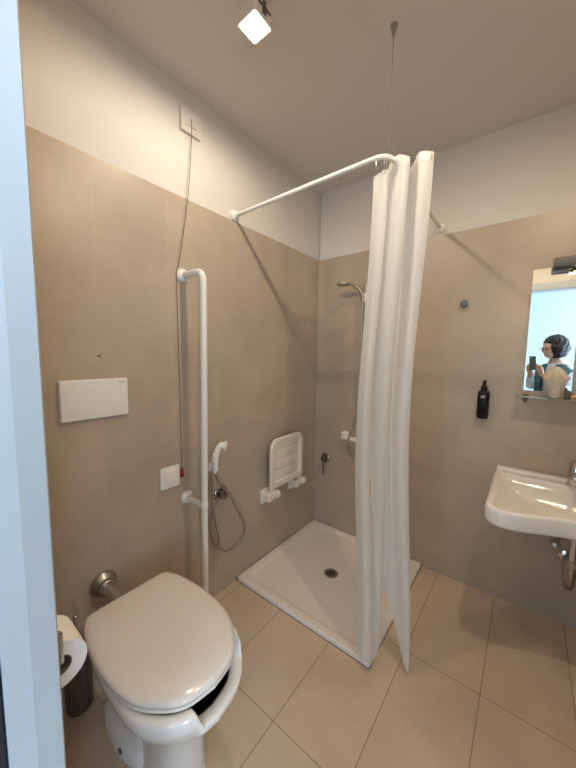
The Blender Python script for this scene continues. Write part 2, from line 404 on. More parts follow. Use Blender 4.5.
# ------------------------------------------------------------------ toilet
TY = -1.646
def profile_outline(pts, z, k=6, dz=None):
    """pts (x, half width) from back to front -> closed loop, y mirrored about TY"""
    a = [V(x, hw, 0) for x, hw in pts]
    sp = spline(a, k)
    loop = [V(p.x, TY+p.y, z) for p in sp] + [V(p.x, TY-p.y, z) for p in reversed(sp[1:-1])]
    return loop
LID = [(0.188, 0.0), (0.188, 0.115), (0.193, 0.146), (0.212, 0.163), (0.26, 0.181), (0.33, 0.193), (0.45, 0.199), (0.57, 0.184), (0.648, 0.146), (0.708, 0.085), (0.728, 0.0)]
def shrink(pts, d, cx=0.46):
    L_ = []
    for x, h in pts:
        vx, vy = x-cx, h
        l = math.hypot(vx, vy) or 1
        L_.append((cx+vx*(1-d/l), max(0, h*(1-d/l))))
    return L_
t = thing('toilet', 'white floor-standing toilet with closed lid and notched front rim', 'toilet', (0.45, TY, 0))
# bowl with pedestal
RIM = [(0.20, 0.0), (0.20, 0.09), (0.203, 0.115), (0.215, 0.135), (0.26, 0.168), (0.34, 0.186), (0.46, 0.194), (0.59, 0.190), (0.675, 0.155), (0.732, 0.090), (0.752, 0.0)]
def scaled(sx, sw, cx=0.47, shift=0.0, base=RIM): return [(cx+(x-cx)*sx+shift, h*sw) for x, h in base]
def dip(loop, amt):
    o = []
    for p in loop:
        a = abs(p.y-(TY+0.050)); k = max(0.0, min(1.0, (0.122-a)/0.026)); k = k*k*(3-2*k)
        if p.x < 0.62: k = 0
        o.append(V(p.x, p.y, p.z-amt*k))
    return o
K = 28
O = lambda pts, z: profile_outline(pts, z, K)
bm = B()
BASE = [(0.40, 0.0), (0.40, 0.05), (0.405, 0.07), (0.415, 0.088), (0.44, 0.098), (0.48, 0.103), (0.52, 0.103), (0.56, 0.096), (0.592, 0.076), (0.610, 0.042), (0.616, 0.0)]
rings = [O(scaled(1.02, 0.86, 0.51, 0, BASE), 0.0005), O(scaled(1.0, 0.84, 0.51, 0, BASE), 0.02), O(scaled(0.98, 0.80, 0.51, 0, BASE), 0.06), O(scaled(0.96, 0.78, 0.51, 0, BASE), 0.16)]
def mixo(A, Bq, f): return [(a[0]*(1-f)+b[0]*f, a[1]*(1-f)+b[1]*f) for a, b in zip(A, Bq)]
for z, f in ((0.20, 0.04), (0.24, 0.12), (0.275, 0.26), (0.305, 0.42), (0.335, 0.60), (0.36, 0.74), (0.385, 0.86), (0.41, 0.95), (0.43, 0.99)):
    rings.append(dip(O(mixo(scaled(0.96, 0.78, 0.51, 0, BASE), RIM, f), z), 0.046*max(0, (z-0.32)/0.132)))
for ins, z, a in ((0.0, 0.452, 0.046), (0.004, 0.461, 0.052), (0.012, 0.465, 0.055), (0.026, 0.465, 0.055), (0.034, 0.460, 0.052), (0.040, 0.448, 0.044)):
    rings.append(dip(O(shrink(RIM, ins), z), a))
nb = len(rings)
for ins, z in ((0.048, 0.396), (0.07, 0.345), (0.11, 0.30)):
    rings.append(O(shrink(RIM, ins), z))
loft(bm, rings)
bw = part('bowl', bm, 'ceramic', t, ang=50)
bm = B()   # lining of the bowl and water, coloured near black for the shade inside
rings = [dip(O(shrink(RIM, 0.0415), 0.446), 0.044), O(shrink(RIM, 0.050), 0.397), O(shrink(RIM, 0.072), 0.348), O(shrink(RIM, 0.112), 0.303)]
loft(bm, rings, cap0=False); part('bowl_shade_lining', bm, 'bowl_shade', bw, 'inside of the bowl with its shade painted dark')
# rear foot with bolt holes
bm = B()
FO = [(0.135, 0.0), (0.135, 0.075), (0.145, 0.095), (0.19, 0.108), (0.25, 0.113), (0.31, 0.113), (0.37, 0.104), (0.42, 0.088), (0.46, 0.060), (0.47, 0.0)]
rings = [O(FO, 0.0005), O(scaled(0.995, 0.99, 0.3, 0, FO), 0.045), O(scaled(0.97, 0.90, 0.3, 0, FO), 0.065), O(scaled(0.90, 0.64, 0.31, 0, FO), 0.082), O(scaled(0.82, 0.46, 0.32, 0, FO), 0.12), O(scaled(0.70, 0.42, 0.34, 0, FO), 0.24), O(scaled(0.62, 0.42, 0.36, 0, FO), 0.33)]
loft(bm, rings); ft = part('foot', bm, 'ceramic', t, ang=60)
bm = B()
for s in (-1, 1):
    bm = B(); lathe(bm, [(0.011, 0), (0.011, 0.003), (0.006, 0.004)], (0.33, TY+s*0.1095, 0.028), (0, s, 0.12), 14); part('bolt_cap', bm, 'dark_steel', ft)
# seat ring and domed lid
bm = B()
S = [O(shrink(LID, 0.006), 0.468), O(shrink(LID, 0.001), 0.471), O(LID, 0.476), O(shrink(LID, 0.0015), 0.4815), O(shrink(LID, 0.06), 0.4815), O(shrink(LID, 0.062), 0.468)]
vs_ = loft(bm, S, False, False)
for i in range(len(vs_[0])):
    j = (i+1) % len(vs_[0]); bm.faces.new((vs_[0][j], vs_[0][i], vs_[-1][i], vs_[-1][j]))
part('seat', bm, 'lid', t)
bm = B()
S = [O(shrink(LID, 0.003), 0.4825), O(LID, 0.487), O(LID, 0.492), O(shrink(LID, 0.004), 0.4985), O(shrink(LID, 0.012), 0.5025), O(shrink(LID, 0.03), 0.5055), O(shrink(LID, 0.07), 0.5085), O(shrink(LID, 0.12), 0.5105)]
loft(bm, S); part('lid', bm, 'lid', t, ang=60)
for s in (-1, 1):
    bm = B(); lathe(bm, [(0.012, -0.025), (0.012, 0.025)], (0.196, TY+s*0.075, 0.474), (0, 1, 0), 14); part('hinge', bm, 'plastic', t)
bm = B(); tube(bm, bend([(0.012, -1.668, 0.452), (0.20, -1.668, 0.452), (0.235, -1.655, 0.40)], 0.03), 0.024, 18)
fp = part('flush_pipe', bm, 'chrome', t)
bm = B(); lathe(bm, [(0.054, 0.001), (0.054, 0.006), (0.048, 0.016), (0.034, 0.028), (0.034, 0.045), (0.031, 0.048)], (0, -1.668, 0.452), (1, 0, 0), 30)
part('wall_flange', bm, 'steel', fp)

# flush plate
t = thing('flush_plate', 'white rectangular flush plate on the left wall above the toilet', 'flush plate', (0, -1.667, 1.18))
bm = B(); box(bm, (0.0005, -1.792, 1.179), (0.007, -1.541, 1.340), 0.002); part('back_frame', bm, 'plastic', t)
bm = B(); box(bm, (0.0072, -1.790, 1.181), (0.017, -1.543, 1.338), 0.003, 3); pp = part('push_panel', bm, 'plastic', t)
bm = B()
xs = -1.578
for i, wd in enumerate((0.0032, 0.0026, 0.0028, 0.0026, 0.0028, 0.001, 0.0026)):
    box(bm, (0.0168, xs, 1.3225), (0.0174, xs+wd, 1.3265)); xs += wd+0.0013
part('logo_print', bm, 'grey_print', pp, 'small grey maker mark', smooth=False)
bm = B(); lathe(bm, [(0.005, 0.0003), (0.004, 0.0012)], (0, -1.645, 1.434), (1, 0, 0), 12)
solo('wall_plug', bm, 'dark_seam', 'tiny plugged screw hole in the tiles above the flush plate', 'wall plug', (0, -1.645, 1.429))

# toilet brush
t = thing('toilet_brush', 'dark steel cylindrical toilet brush holder on the left wall behind the paper roll', 'toilet brush', (0.0, -1.80, 0.06))
bm = B(); lathe(bm, [(0.043, 0.062), (0.046, 0.066), (0.046, 0.30), (0.043, 0.303), (0.041, 0.30), (0.041, 0.08)], (0.085, -1.80, 0), (0, 0, 1), 32)
part('holder', bm, 'dark_steel', t)
bm = B(); box(bm, (0.0006, -1.825, 0.17), (0.008, -1.775, 0.24), 0.002); box(bm, (0.007, -1.81, 0.19), (0.042, -1.79, 0.22), 0.002); part('wall_bracket', bm, 'dark_steel', t)
bm = B(); lathe(bm, [(0.044, 0.304), (0.044, 0.310), (0.012, 0.314), (0.006, 0.317)], (0.085, -1.80, 0), (0, 0, 1), 32); part('cover', bm, 'dark_steel', t)
bm = B(); lathe(bm, [(0.006, 0.316), (0.006, 0.43), (0.008, 0.432), (0.008, 0.442), (0.004, 0.445)], (0.085, -1.80, 0), (0, 0, 1), 14); part('handle', bm, 'chrome', t)

# toilet paper on its holder by the door frame
PX, PY, PZ = 0.618, -1.992, 0.824
t = thing('toilet_paper_holder', 'chrome toilet paper holder beside the white door frame', 'paper holder', (PX, YF, PZ+0.03))
bm = B(); box(bm, (PX-0.035, YF+0.001, PZ+0.035), (PX+0.035, YF+0.010, PZ+0.085), 0.004); part('wall_plate', bm, 'chrome', t)
bm = B(); tube(bm, bend([(PX+0.058, YF+0.006, PZ+0.06), (PX+0.058, PY+0.0, PZ+0.06), (PX+0.058, PY, PZ-0.012), (PX-0.06, PY, PZ-0.012)], 0.010), 0.005, 10)
tube(bm, [(PX+0.02, YF+0.006, PZ+0.06), (PX+0.058, YF+0.006, PZ+0.06)], 0.005, 10)
part('bar', bm, 'chrome', t)
t = thing('toilet_paper', 'white toilet paper roll hanging next to the door frame', 'toilet paper', (PX, PY, PZ-0.055))
def hollow(bm, r0, r1, x0, x1, c, n=40):
    prof = [(r1, x0), (r1, x1), (r0, x1), (r0, x0)]
    u, v = V(0, 1, 0), V(0, 0, 1)
    vs = [[bm.verts.new(V(x, c[0]+math.cos(2*PI*k/n)*r, c[1]+math.sin(2*PI*k/n)*r)) for k in range(n)] for r, x in prof]
    for a in range(4):
        b = (a+1) % 4
        for i in range(n):
            j = (i+1) % n; bm.faces.new((vs[a][i], vs[a][j], vs[b][j], vs[b][i]))
zc = PZ-0.026
bm = B(); hollow(bm, 0.0215, 0.050, PX-0.05, PX+0.046, (PY, zc)); part('paper_roll', bm, 'paper', t)
bm = B(); hollow(bm, 0.0195, 0.0212, PX-0.05, PX+0.046, (PY, zc)); part('cardboard_core', bm, 'cardboard', t, 'grey cardboard core')

# ------------------------------------------------------------------ grab bars
def flange(bm, c, ax, r=0.034):
    lathe(bm, [(r, 0.0008), (r, 0.006), (r*0.93, 0.012), (r*0.72, 0.019), (r*0.55, 0.022)], c, ax, 28)
t = thing('grab_bar', 'tall white floor-to-wall grab bar beside the toilet', 'grab bar', (0.152, -1.252, 0))
bm = B(); tube(bm, bend([(0.010, -1.252, 1.832), (0.168, -1.252, 1.832), (0.150, -1.252, 0.004)], 0.055, 8), 0.0165, 18); part('rail', bm, 'white_metal', t)
bm = B(); tube(bm, [(0.010, -1.253, 0.690), (0.156, -1.252, 0.690)], 0.0165, 18); part('wall_arm', bm, 'white_metal', t)
bm = B(); lathe(bm, [(0.0175, -0.02), (0.0185, -0.018), (0.0185, 0.018), (0.0175, 0.02)], (0.1565, -1.252, 0.690), (0, 0, 1), 20); part('joint_sleeve', bm, 'white_metal', t)
for z in (1.832, 0.690):
    bm = B(); flange(bm, (0, -1.252, z), (1, 0, 0)); part('wall_flange', bm, 'white_metal', t)
bm = B(); flange(bm, (0.150, -1.252, 0), (0, 0, 1)); part('floor_flange', bm, 'white_metal', t)

t = thing('shower_grab_bar', 'short white horizontal grab bar on the back wall, half behind the curtain', 'grab bar', (0.28, 0, 0.81))
bm = B(); tube(bm, bend([(0.280, -0.01, 0.822), (0.280, -0.075, 0.822), (0.63, -0.075, 0.822), (0.63, -0.01, 0.822)], 0.04), 0.016, 16); part('rail', bm, 'white_metal', t)
for x in (0.28, 0.63):
    bm = B(); flange(bm, (x, 0, 0.822), (0, -1, 0), 0.036); part('wall_flange', bm, 'white_metal', t)

# ------------------------------------------------------------------ pull cord alarm, switch
t = thing('pull_cord_alarm', 'white pull-cord switch box high on the left wall with long cord', 'alarm cord', (0, -1.19, 2.515))
bm = B(); box(bm, (-0.0078, -1.248, 2.517), (0.008, -1.136, 2.622), 0.003); bxo = part('box', bm, 'plaster', t)
bm = B(); box(bm, (0.0075, -1.225, 2.547), (0.0092, -1.16, 2.551), 0.0008); part('slot', bm, 'grey_print', bxo, smooth=False)
bm = B(); tube(bm, spline([(0.0085, -1.192, 2.585), (0.010, -1.193, 2.50), (0.020, -1.225, 2.22), (0.016, -1.272, 1.92), (0.012, -1.291, 1.84), (0.010, -1.290, 1.76), (0.010, -1.285, 1.3), (0.010, -1.282, 0.862)], 6), 0.0016, 8)
cd_ = part('cord', bm, 'cord', t)
bm = B(); lathe(bm, [(0.003, 0.052), (0.006, 0.048), (0.011, 0.010), (0.010, 0.002), (0.004, 0)], (0.012, -1.282, 0.812), (0, 0, 1), 18); part('red_pull', bm, 'red', t, 'red cord pull')

t = thing('light_switch', 'white square wall switch beside the red cord pull', 'switch', (0, -1.347, 0.77))
bm = B(); prism(bm, [V(0.0005, -1.347+a, 0.828+b) for a, b in rrect(0.053, 0.055, 0.008)], (0.009, 0, 0), 0.003); part('cover_plate', bm, 'plastic', t)
bm = B(); prism(bm, [V(0.009, -1.347+a, 0.828+b) for a, b in rrect(0.033, 0.034, 0.003)], (0.008, 0, 0), 0.0025); part('rocker', bm, 'plastic', t)

# ------------------------------------------------------------------ bidet shower
t = thing('bidet_shower', 'white handheld bidet shower hooked on the left wall with looping hose', 'bidet shower', (0, -1.03, 0.60))
bm = B()
lathe(bm, [(0.046, 0.0008), (0.046, 0.006), (0.040, 0.012), (0.026, 0.015), (0.026, 0.026), (0.030, 0.028), (0.030, 0.044), (0.024, 0.048)], (0, -1.026, 0.628), (1, 0, 0), 28)
vl = part('valve', bm, 'chrome_dark', t)
bm = B(); tube(bm, [(0.038, -1.026, 0.628), (0.046, -0.985, 0.640)], [0.008, 0.005], 12); tube(bm, [(0.038, -1.026, 0.632), (0.044, -1.010, 0.665)], [0.006, 0.004], 10); part('lever', bm, 'chrome', vl)
bm = B(); box(bm, (0.0005, -1.122, 0.795), (0.028, -1.088, 0.835), 0.005); tube(bm, [(0.028, -1.105, 0.815), (0.05, -1.105, 0.815)], 0.008, 12)
lathe(bm, [(0.016, -0.012), (0.018, 0.012)], (0.056, -1.103, 0.815), (0, 0.12, 1), 18); part('wall_hook', bm, 'plastic', t)
bm = B()
tube(bm, spline([(0.056, -1.106, 0.790), (0.056, -1.103, 0.83), (0.054, -1.096, 0.88), (0.054, -1.086, 0.915), (0.058, -1.070, 0.935), (0.066, -1.052, 0.936)], 5),
     [0.009]*5+[0.015]*5+[0.018]*5+[0.019]*5+[0.021]*5+[0.024], 16)
lathe(bm, [(0.027, -0.006), (0.029, 0.006), (0.024, 0.012), (0.004, 0.013)], (0.068, -1.047, 0.933), (0.65, 0.7, -0.2), 20)
hs = part('hand_spray', bm, 'plastic', t)
bm = B(); tube(bm, spline([(0.052, -1.112, 0.900), (0.062, -1.118, 0.892), (0.060, -1.124, 0.86)], 4), 0.0055, 10); part('trigger', bm, 'plastic', hs)
bm = B()
tube(bm, spline([(0.056, -1.106, 0.79), (0.052, -1.075, 0.72), (0.05, -1.01, 0.64), (0.045, -0.93, 0.50), (0.04, -0.865, 0.36), (0.03, -0.880, 0.275), (0.03, -0.962, 0.257), (0.035, -1.055, 0.305), (0.04, -1.125, 0.45), (0.04, -1.137, 0.62), (0.045, -1.130, 0.74)], 8)
     + spline([(0.046, -1.126, 0.775), (0.04, -1.112, 0.74), (0.03, -1.105, 0.62), (0.03, -1.085, 0.48), (0.03, -1.060, 0.38), (0.026, -1.068, 0.33), (0.022, -1.10, 0.37), (0.025, -1.112, 0.48), (0.03, -1.085, 0.575), (0.04, -1.045, 0.605)], 8), 0.0062, 10)
part('hose', bm, 'steel', t)

# ------------------------------------------------------------------ folding shower seat
t = thing('folding_shower_seat', 'ivory fold-up shower seat raised flat against the left wall', 'shower seat', (0, -0.465, 0.45))
LEAN = 0.0
sy0, sy1, sz0, sz1 = -0.650, -0.285, 0.530, 0.880
cy, cz, hw, hh = (sy0+sy1)/2, (sz0+sz1)/2, (sy1-sy0)/2, (sz1-sz0)/2
def seat_loop(hw, hh, r, x, cz=cz):
    """rounded top corners, square bottom"""
    o = []
    for cxx, czz, a0, rr in ((hw-r, hh-r, 0, r), (-hw+r, hh-r, 90, r), (-hw+0.012, -hh+0.012, 180, 0.012), (hw-0.012, -hh+0.012, 270, 0.012)):
        for s in range(7):
            a = math.radians(a0+90*s/6); o.append(V(x, cy+cxx+rr*math.cos(a), cz+czz+rr*math.sin(a)))
    return o
bm = B()
rings = [seat_loop(hw-0.042, hh-0.045, 0.045, 0.052, cz+0.004), seat_loop(hw-0.040, hh-0.043, 0.046, 0.066, cz+0.004), seat_loop(hw-0.034, hh-0.036, 0.05, 0.076, cz+0.003),
         seat_loop(hw-0.008, hh-0.008, 0.066, 0.077), seat_loop(hw-0.001, hh-0.001, 0.07, 0.070), seat_loop(hw, hh, 0.07, 0.062), seat_loop(hw-0.006, hh-0.006, 0.07, 0.050), seat_loop(hw-0.034, hh-0.036, 0.05, 0.045, cz+0.003)]
vs_ = loft(bm, rings, False, False)
n = len(vs_[0])
for i in range(n):
    j = (i+1) % n; bm.faces.new((vs_[-1][i], vs_[-1][j], vs_[0][j], vs_[0][i]))
part('seat_frame', bm, 'seat_plastic', t)
bm = B()
prism(bm, [p for p in seat_loop(hw-0.041, hh-0.044, 0.045, 0.053, cz+0.004)], (0.006, 0, 0))
for k in range(4):
    zc_ = sz0+0.075+k*0.075
    box(bm, (0.058, sy0+0.055, zc_-0.030), (0.064, sy1-0.055, zc_+0.030), 0.0025)
part('seat_panel', bm, 'seat_plastic', t)
for yb in (-0.625, -0.315):
    bm = B(); box(bm, (0.0006, yb-0.062, 0.432), (0.026, yb+0.018, 0.528), 0.006, 3)
    box(bm, (0.018, yb-0.052, 0.452), (0.076, yb+0.004, 0.510), 0.008, 3)
    br = part('hinge_bracket', bm, 'seat_plastic', t)
    bm = B(); lathe(bm, [(0.022, -0.014), (0.030, -0.010), (0.030, 0.020), (0.025, 0.025)], (0.066, yb+0.030, 0.487), (0, 1, 0), 20)
    lathe(bm, [(0.013, 0.0), (0.013, 0.05)], (0.066, yb-0.02, 0.487), (0, 1, 0), 16); part('pivot_knob', bm, 'seat_plastic', br)
    bm = B(); box(bm, (0.052, yb-0.018, 0.490), (0.072, yb+0.014, 0.545), 0.005); part('strut', bm, 'seat_plastic', br)
    bm = B(); box(bm, (0.0215, yb-0.030, 0.447), (0.0235, yb+0.0, 0.455), 0.0008); part('screw_slot', bm, 'black', br, smooth=False)

# ------------------------------------------------------------------ shower fittings on the back wall
t = thing('shower_mixer', 'chrome shower mixer with drooping lever on the back wall', 'shower mixer', (0.108, 0, 0.55))
bm = B(); lathe(bm, [(0.040, 0.0008), (0.040, 0.006), (0.034, 0.012), (0.022, 0.014), (0.022, 0.045), (0.018, 0.052)], (0.108, 0, 0.600), (0, -1, 0), 28); part('rosette', bm, 'chrome_dark', t)
bm = B(); tube(bm, [(0.108, -0.040, 0.600), (0.111, -0.046, 0.53), (0.114, -0.048, 0.470)], [0.011, 0.008, 0.006], 14); part('lever', bm, 'chrome_dark', t)

t = thing('shower_set', 'chrome shower head, riser rail and hose beside the curtain', 'shower', (0.372, 0, 0.8))
bm = B(); tube(bm, [(0.428, -0.045, 0.88), (0.428, -0.045, 2.0)], 0.009, 14)
for z in (0.92, 1.98):
    tube(bm, [(0.428, -0.001, z), (0.428, -0.045, z)], 0.011, 14)
part('riser_rail', bm, 'chrome', t)
bm = B(); lathe(bm, [(0.017, -0.03), (0.019, -0.02), (0.019, 0.02), (0.017, 0.03)], (0.428, -0.045, 1.865), (0, 0, 1), 18)
tube(bm, [(0.428, -0.045, 1.87), (0.420, -0.078, 1.878)], 0.013, 12); part('slider', bm, 'plastic', t)
bm = B()
tube(bm, spline([(0.424, -0.082, 1.845), (0.418, -0.083, 1.885), (0.395, -0.088, 1.925), (0.36, -0.094, 1.955), (0.315, -0.098, 1.968)], 5), [0.009]*5+[0.011]*5+[0.012]*5+[0.011]*5+[0.012], 14)
lathe(bm, [(0.014, 0.016), (0.026, 0.012), (0.046, 0.004), (0.046, -0.004), (0.040, -0.008), (0.004, -0.009)], (0.275, -0.10, 1.968), (-0.06, -0.02, 1), 28)
part('hand_shower', bm, 'steel', t)
bm = B(); tube(bm, spline([(0.424, -0.082, 1.845), (0.422, -0.08, 1.78), (0.420, -0.075, 1.6), (0.415, -0.07, 1.25), (0.40, -0.07, 0.98), (0.366, -0.10, 0.86), (0.360, -0.105, 0.78), (0.372, -0.09, 0.70), (0.42, -0.07, 0.66), (0.48, -0.05, 0.74), (0.50, -0.03, 0.80)], 8), 0.0065, 10); part('hose', bm, 'steel', t)

bm = B(); lathe(bm, [(0.016, 0.0006), (0.016, 0.004), (0.009, 0.006), (0.009, 0.020), (0.020, 0.024), (0.021, 0.034), (0.017, 0.039), (0.003, 0.040)], (1.055, 0, 1.768), (0, -1, 0), 26)
solo('robe_hook', bm, 'dark_steel', 'small round chrome hook on the back wall between curtain and mirror', 'hook', (1.055, 0, 1.747))

# soap dispenser
t = thing('soap_dispenser', 'black pump bottle in a wall bracket left of the mirror', 'soap dispenser', (1.19, 0, 1.09))
BX, BY = 1.190, -0.040
def sq(hw, hd, r, z): return [V(BX+a, BY+b, z) for a, b in rrect(hw, hd, r)]
bm = B(); loft(bm, [sq(0.026, 0.026, 0.014, 1.122), sq(0.029, 0.029, 0.015, 1.127), sq(0.029, 0.029, 0.015, 1.243), sq(0.026, 0.026, 0.015, 1.251), sq(0.015, 0.015, 0.013, 1.262)]); part('bottle', bm, 'black', t)
bm = B(); lathe(bm, [(0.017, 1.260), (0.017, 1.278), (0.013, 1.284), (0.007, 1.288), (0.007, 1.298), (0.010, 1.300), (0.010, 1.312), (0.006, 1.316)], (BX, BY, 0), (0, 0, 1), 18)
tube(bm, [(BX, BY, 1.307), (BX-0.004, BY-0.026, 1.303)], [0.006, 0.004], 10); part('pump', bm, 'black', t)
bm = B(); prism(bm, [V(BX-0.001+a, BY-0.0288, 1.222+b) for a, b in rrect(0.010, 0.008, 0.003)], (0, -0.0006, 0)); part('label_mark', bm, 'grey_print', t, 'small grey printed mark')
bm = B(); loft(bm, [sq(0.024, 0.024, 0.014, 1.092), sq(0.027, 0.027, 0.014, 1.097), sq(0.027, 0.027, 0.014, 1.112), sq(0.031, 0.031, 0.016, 1.116), sq(0.031, 0.031, 0.016, 1.123)])
box(bm, (BX-0.014, -0.022, 1.095), (BX+0.014, -0.0005, 1.235), 0.003); part('wall_bracket', bm, 'black', t)

# ------------------------------------------------------------------ mirror, lamp, shelf
MX0, MX1, MZ0, MZ1 = 1.370, 1.850, 1.270, 1.923
bm = B(); box(bm, (MX0, -0.006, MZ0), (MX1, -0.0008, MZ1), 0.0012)
solo('mirror', bm, 'mirror', 'rectangular frameless mirror on the back wall above the sink', 'mirror', (1.61, 0, MZ0), smooth=False)
t = thing('mirror_lamp', 'slim chrome lamp clipped over the top edge of the mirror', 'mirror lamp', (1.61, 0, 1.90))
bm = B(); box(bm, (1.448, -0.115, 1.905), (1.772, -0.055, 1.945), 0.003); part('housing', bm, 'lamp_grey', t)
bm = B(); box(bm, (1.535, -0.090, 1.9000), (1.765, -0.062, 1.9048), 0.002); part('diffuser', bm, 'tube_glow', t, 'lit warm diffuser')
bm = B(); box(bm, (1.449, -0.056, 1.893), (1.520, -0.0065, 1.916), 0.002); box(bm, (1.70, -0.056, 1.893), (1.771, -0.0065, 1.916), 0.002); box(bm, (1.50, -0.03, 1.926), (1.72, -0.0005, 1.940), 0.002); part('bracket', bm, 'lamp_grey', t)

SZ = 1.240
t = thing('glass_shelf', 'clear glass shelf on chrome brackets under the mirror', 'shelf', (1.61, 0, SZ))
bm = B(); prism(bm, [V(1.61+a, -0.063+b, SZ) for a, b in rrect(0.268, 0.058, 0.012)], (0, 0, 0.006), 0.0015); part('glass_pane', bm, 'glass', t)
for x in (1.385, 1.835):
    bm = B(); lathe(bm, [(0.013, 0), (0.013, 0.005), (0.009, 0.007)], (x, -0.035, SZ+0.0062), (0, 0, 1), 18)
    lathe(bm, [(0.004, -0.036), (0.013, -0.008), (0.014, -0.0003)], (x, -0.035, SZ), (0, 0, 1), 18)
    tube(bm, [(x, -0.001, SZ-0.012), (x, -0.035, SZ-0.012)], 0.007, 12); part('shelf_clamp', bm, 'dark_steel', t)
# glass wrapped in film
CX, CY, CZ = 1.502, -0.066, SZ+0.0063
t = thing('wrapped_cup', 'drinking cup wrapped in pale clear film on the glass shelf', 'cup', (CX, CY, CZ))
bm = B(); lathe(bm, [(0.026, 0.001), (0.028, 0.004), (0.033, 0.095), (0.031, 0.095), (0.026, 0.008), (0.001, 0.006)], (CX, CY, CZ), (0, 0, 1), 24); part('tumbler', bm, 'plastic', t)
bm = B(); rings = []
N_ = 40
for z, r, j, el in ((0.0005, 0.028, 0.002, 1.0), (0.004, 0.031, 0.002, 1.0), (0.04, 0.034, 0.003, 1.02), (0.085, 0.038, 0.004, 1.1), (0.100, 0.041, 0.006, 1.2), (0.112, 0.036, 0.009, 1.3), (0.124, 0.028, 0.009, 1.3), (0.138, 0.016, 0.007, 1.3), (0.150, 0.006, 0.002, 1.3)):
    rings.append([V(CX+(r+j*math.sin(5*2*PI*k/N_+z*30)+j*.6*math.sin(11*2*PI*k/N_))*math.cos(2*PI*k/N_)*el, CY+(r*0.95+j*math.sin(5*2*PI*k/N_+z*30))*math.sin(2*PI*k/N_), CZ+z+(0.01*math.sin(3*2*PI*k/N_) if z > 0.11 else 0)) for k in range(N_)])
loft(bm, rings); part('film_wrap', bm, 'film', t, ang=80)
bm = B(); lathe(bm, [(0.012, 0.0005), (0.013, 0.003), (0.013, 0.036), (0.011, 0.040), (0.010, 0.044), (0.002, 0.045)], (1.549, -0.098, CZ), (0, 0, 1), 20)
solo('small_bottle', bm, 'lamp_grey', 'tiny dark toiletry bottle right of the wrapped cup', 'bottle', (1.549, -0.098, CZ))
bm = B(); rings = []
for i in range(9):
    u = i/8; x = 1.562+0.095*u; hgt = 0.005+0.017*math.sin(PI*u)**0.5; wd = 0.030
    rings.append([V(x, -0.055+wd*math.cos(2*PI*k/16)*(0.85+0.15*math.sin(PI*u)), CZ+0.0008+hgt*(0.5+0.5*math.sin(2*PI*k/16)) + 0.0) for k in range(16)])
loft(bm, rings); solo('soap_packet', bm, 'orange', 'orange wrapped soap packet at the right end of the shelf', 'soap', (1.61, -0.055, CZ))

# ------------------------------------------------------------------ sink
t = thing('sink', 'wide white wall-hung sink with curved-in front edge', 'sink', (1.61, 0, 0.7))
SX, SH, SD, ST = 1.613, 0.338, 0.640, 0.812
def sink_outline(inset, z, front_dip=0.085, k=14, r=0.065):
    hw = SH-inset; yb = -0.0006-inset; yf = -SD+inset
    pts = []
    rr = max(0.02, r-inset*0.6)
    # back left -> back right -> front right -> front left ; fixed count
    def arc(cx, cy, a0, rad, n=8): return [(cx+rad*math.cos(math.radians(a0+90*s/n)), cy+rad*math.sin(math.radians(a0+90*s/n))) for s in range(n+1)]
    rb = 0.015 if inset < 0.02 else rr
    pts += [(-hw+rb - (2*rb-2*hw)*s/10*1.0, yb) for s in range(1, 10)]
    pts += [(a, b) for a, b in reversed([(hw-rb+rb*math.sin(math.radians(90*s/8)), yb-rb+rb*math.cos(math.radians(90*s/8))) for s in range(9)])][::-1]
    pts += [(hw, yb-rb+(yf+rr-yb+rb)*s/8) for s in range(1, 8)]
    pts += [(hw-rr+rr*math.cos(math.radians(90*s/8)), yf+rr-rr*math.sin(math.radians(90*s/8))) for s in range(9)]
    nf = 20
    for s in range(1, nf):
        x = (hw-rr)*(1-2*s/nf); q = x/(hw-rr)
        pts.append((x, yf+front_dip*(0.5+0.5*math.cos(PI*q))))
    pts += [(-hw+rr-rr*math.sin(math.radians(90*s/8)), yf+rr-rr*math.cos(math.radians(90*s/8))) for s in range(9)]
    pts += [(-hw, yf+rr+(yb-rb-yf-rr)*s/8) for s in range(1, 8)]
    pts += [(-hw+rb-rb*math.cos(math.radians(90*s/8)), yb-rb+rb*math.sin(math.radians(90*s/8))) for s in range(9)]
    return [V(SX+a, b, z) for a, b in pts]
def bowl_ring(src, f, z, c=(0.0, -0.335)):
    """blend the outline towards a wide ellipse centred at c"""
    o = []
    for p in src:
        a = math.atan2((p.y-c[1])/0.235, (p.x-SX-c[0])/0.30)
        e = V(SX+c[0]+f[1]*0.292*math.cos(a), c[1]+f[1]*(0.205 if math.sin(a) > 0 else 0.232)*math.sin(a), 0)
        q = p.lerp(e, f[0]); o.append(V(q.x, q.y, z))
    return o
bm = B()
so = sink_outline
rings = []
def under(f, z):
    src = so(0.0, z); return [V(SX+(p.x-SX)*f, p.y*f, z) for p in src]
for f, z in ((0.42, 0.640), (0.55, 0.655), (0.74, 0.685), (0.90, 0.712)):
    rings.append(under(f, z))
rings += [so(0.016, 0.732), so(0.006, 0.736), so(0.001, 0.742), so(0.0, 0.752), so(0.0, ST-0.014), so(0.003, ST-0.006), so(0.009, ST-0.001), so(0.016, ST)]
src = so(0.020, ST)
rings += [src]
def basin(inset, z):
    o = []
    for p in so(inset, z):
        q = (p.y+inset)/(-SD+2*inset)            # 0 at the back .. 1 at the front
        o.append(V(p.x, -0.105-max(0, inset-0.03)*0.9+q*(-SD+inset+0.105+max(0, inset-0.03)*0.9), z))
    return o
for ins, z in ((0.026, ST-0.001), (0.031, ST-0.006), (0.038, ST-0.018), (0.055, ST-0.040), (0.085, ST-0.066), (0.125, ST-0.092), (0.17, ST-0.110), (0.22, ST-0.120), (0.26, ST-0.123)):
    rings.append(basin(ins, z))
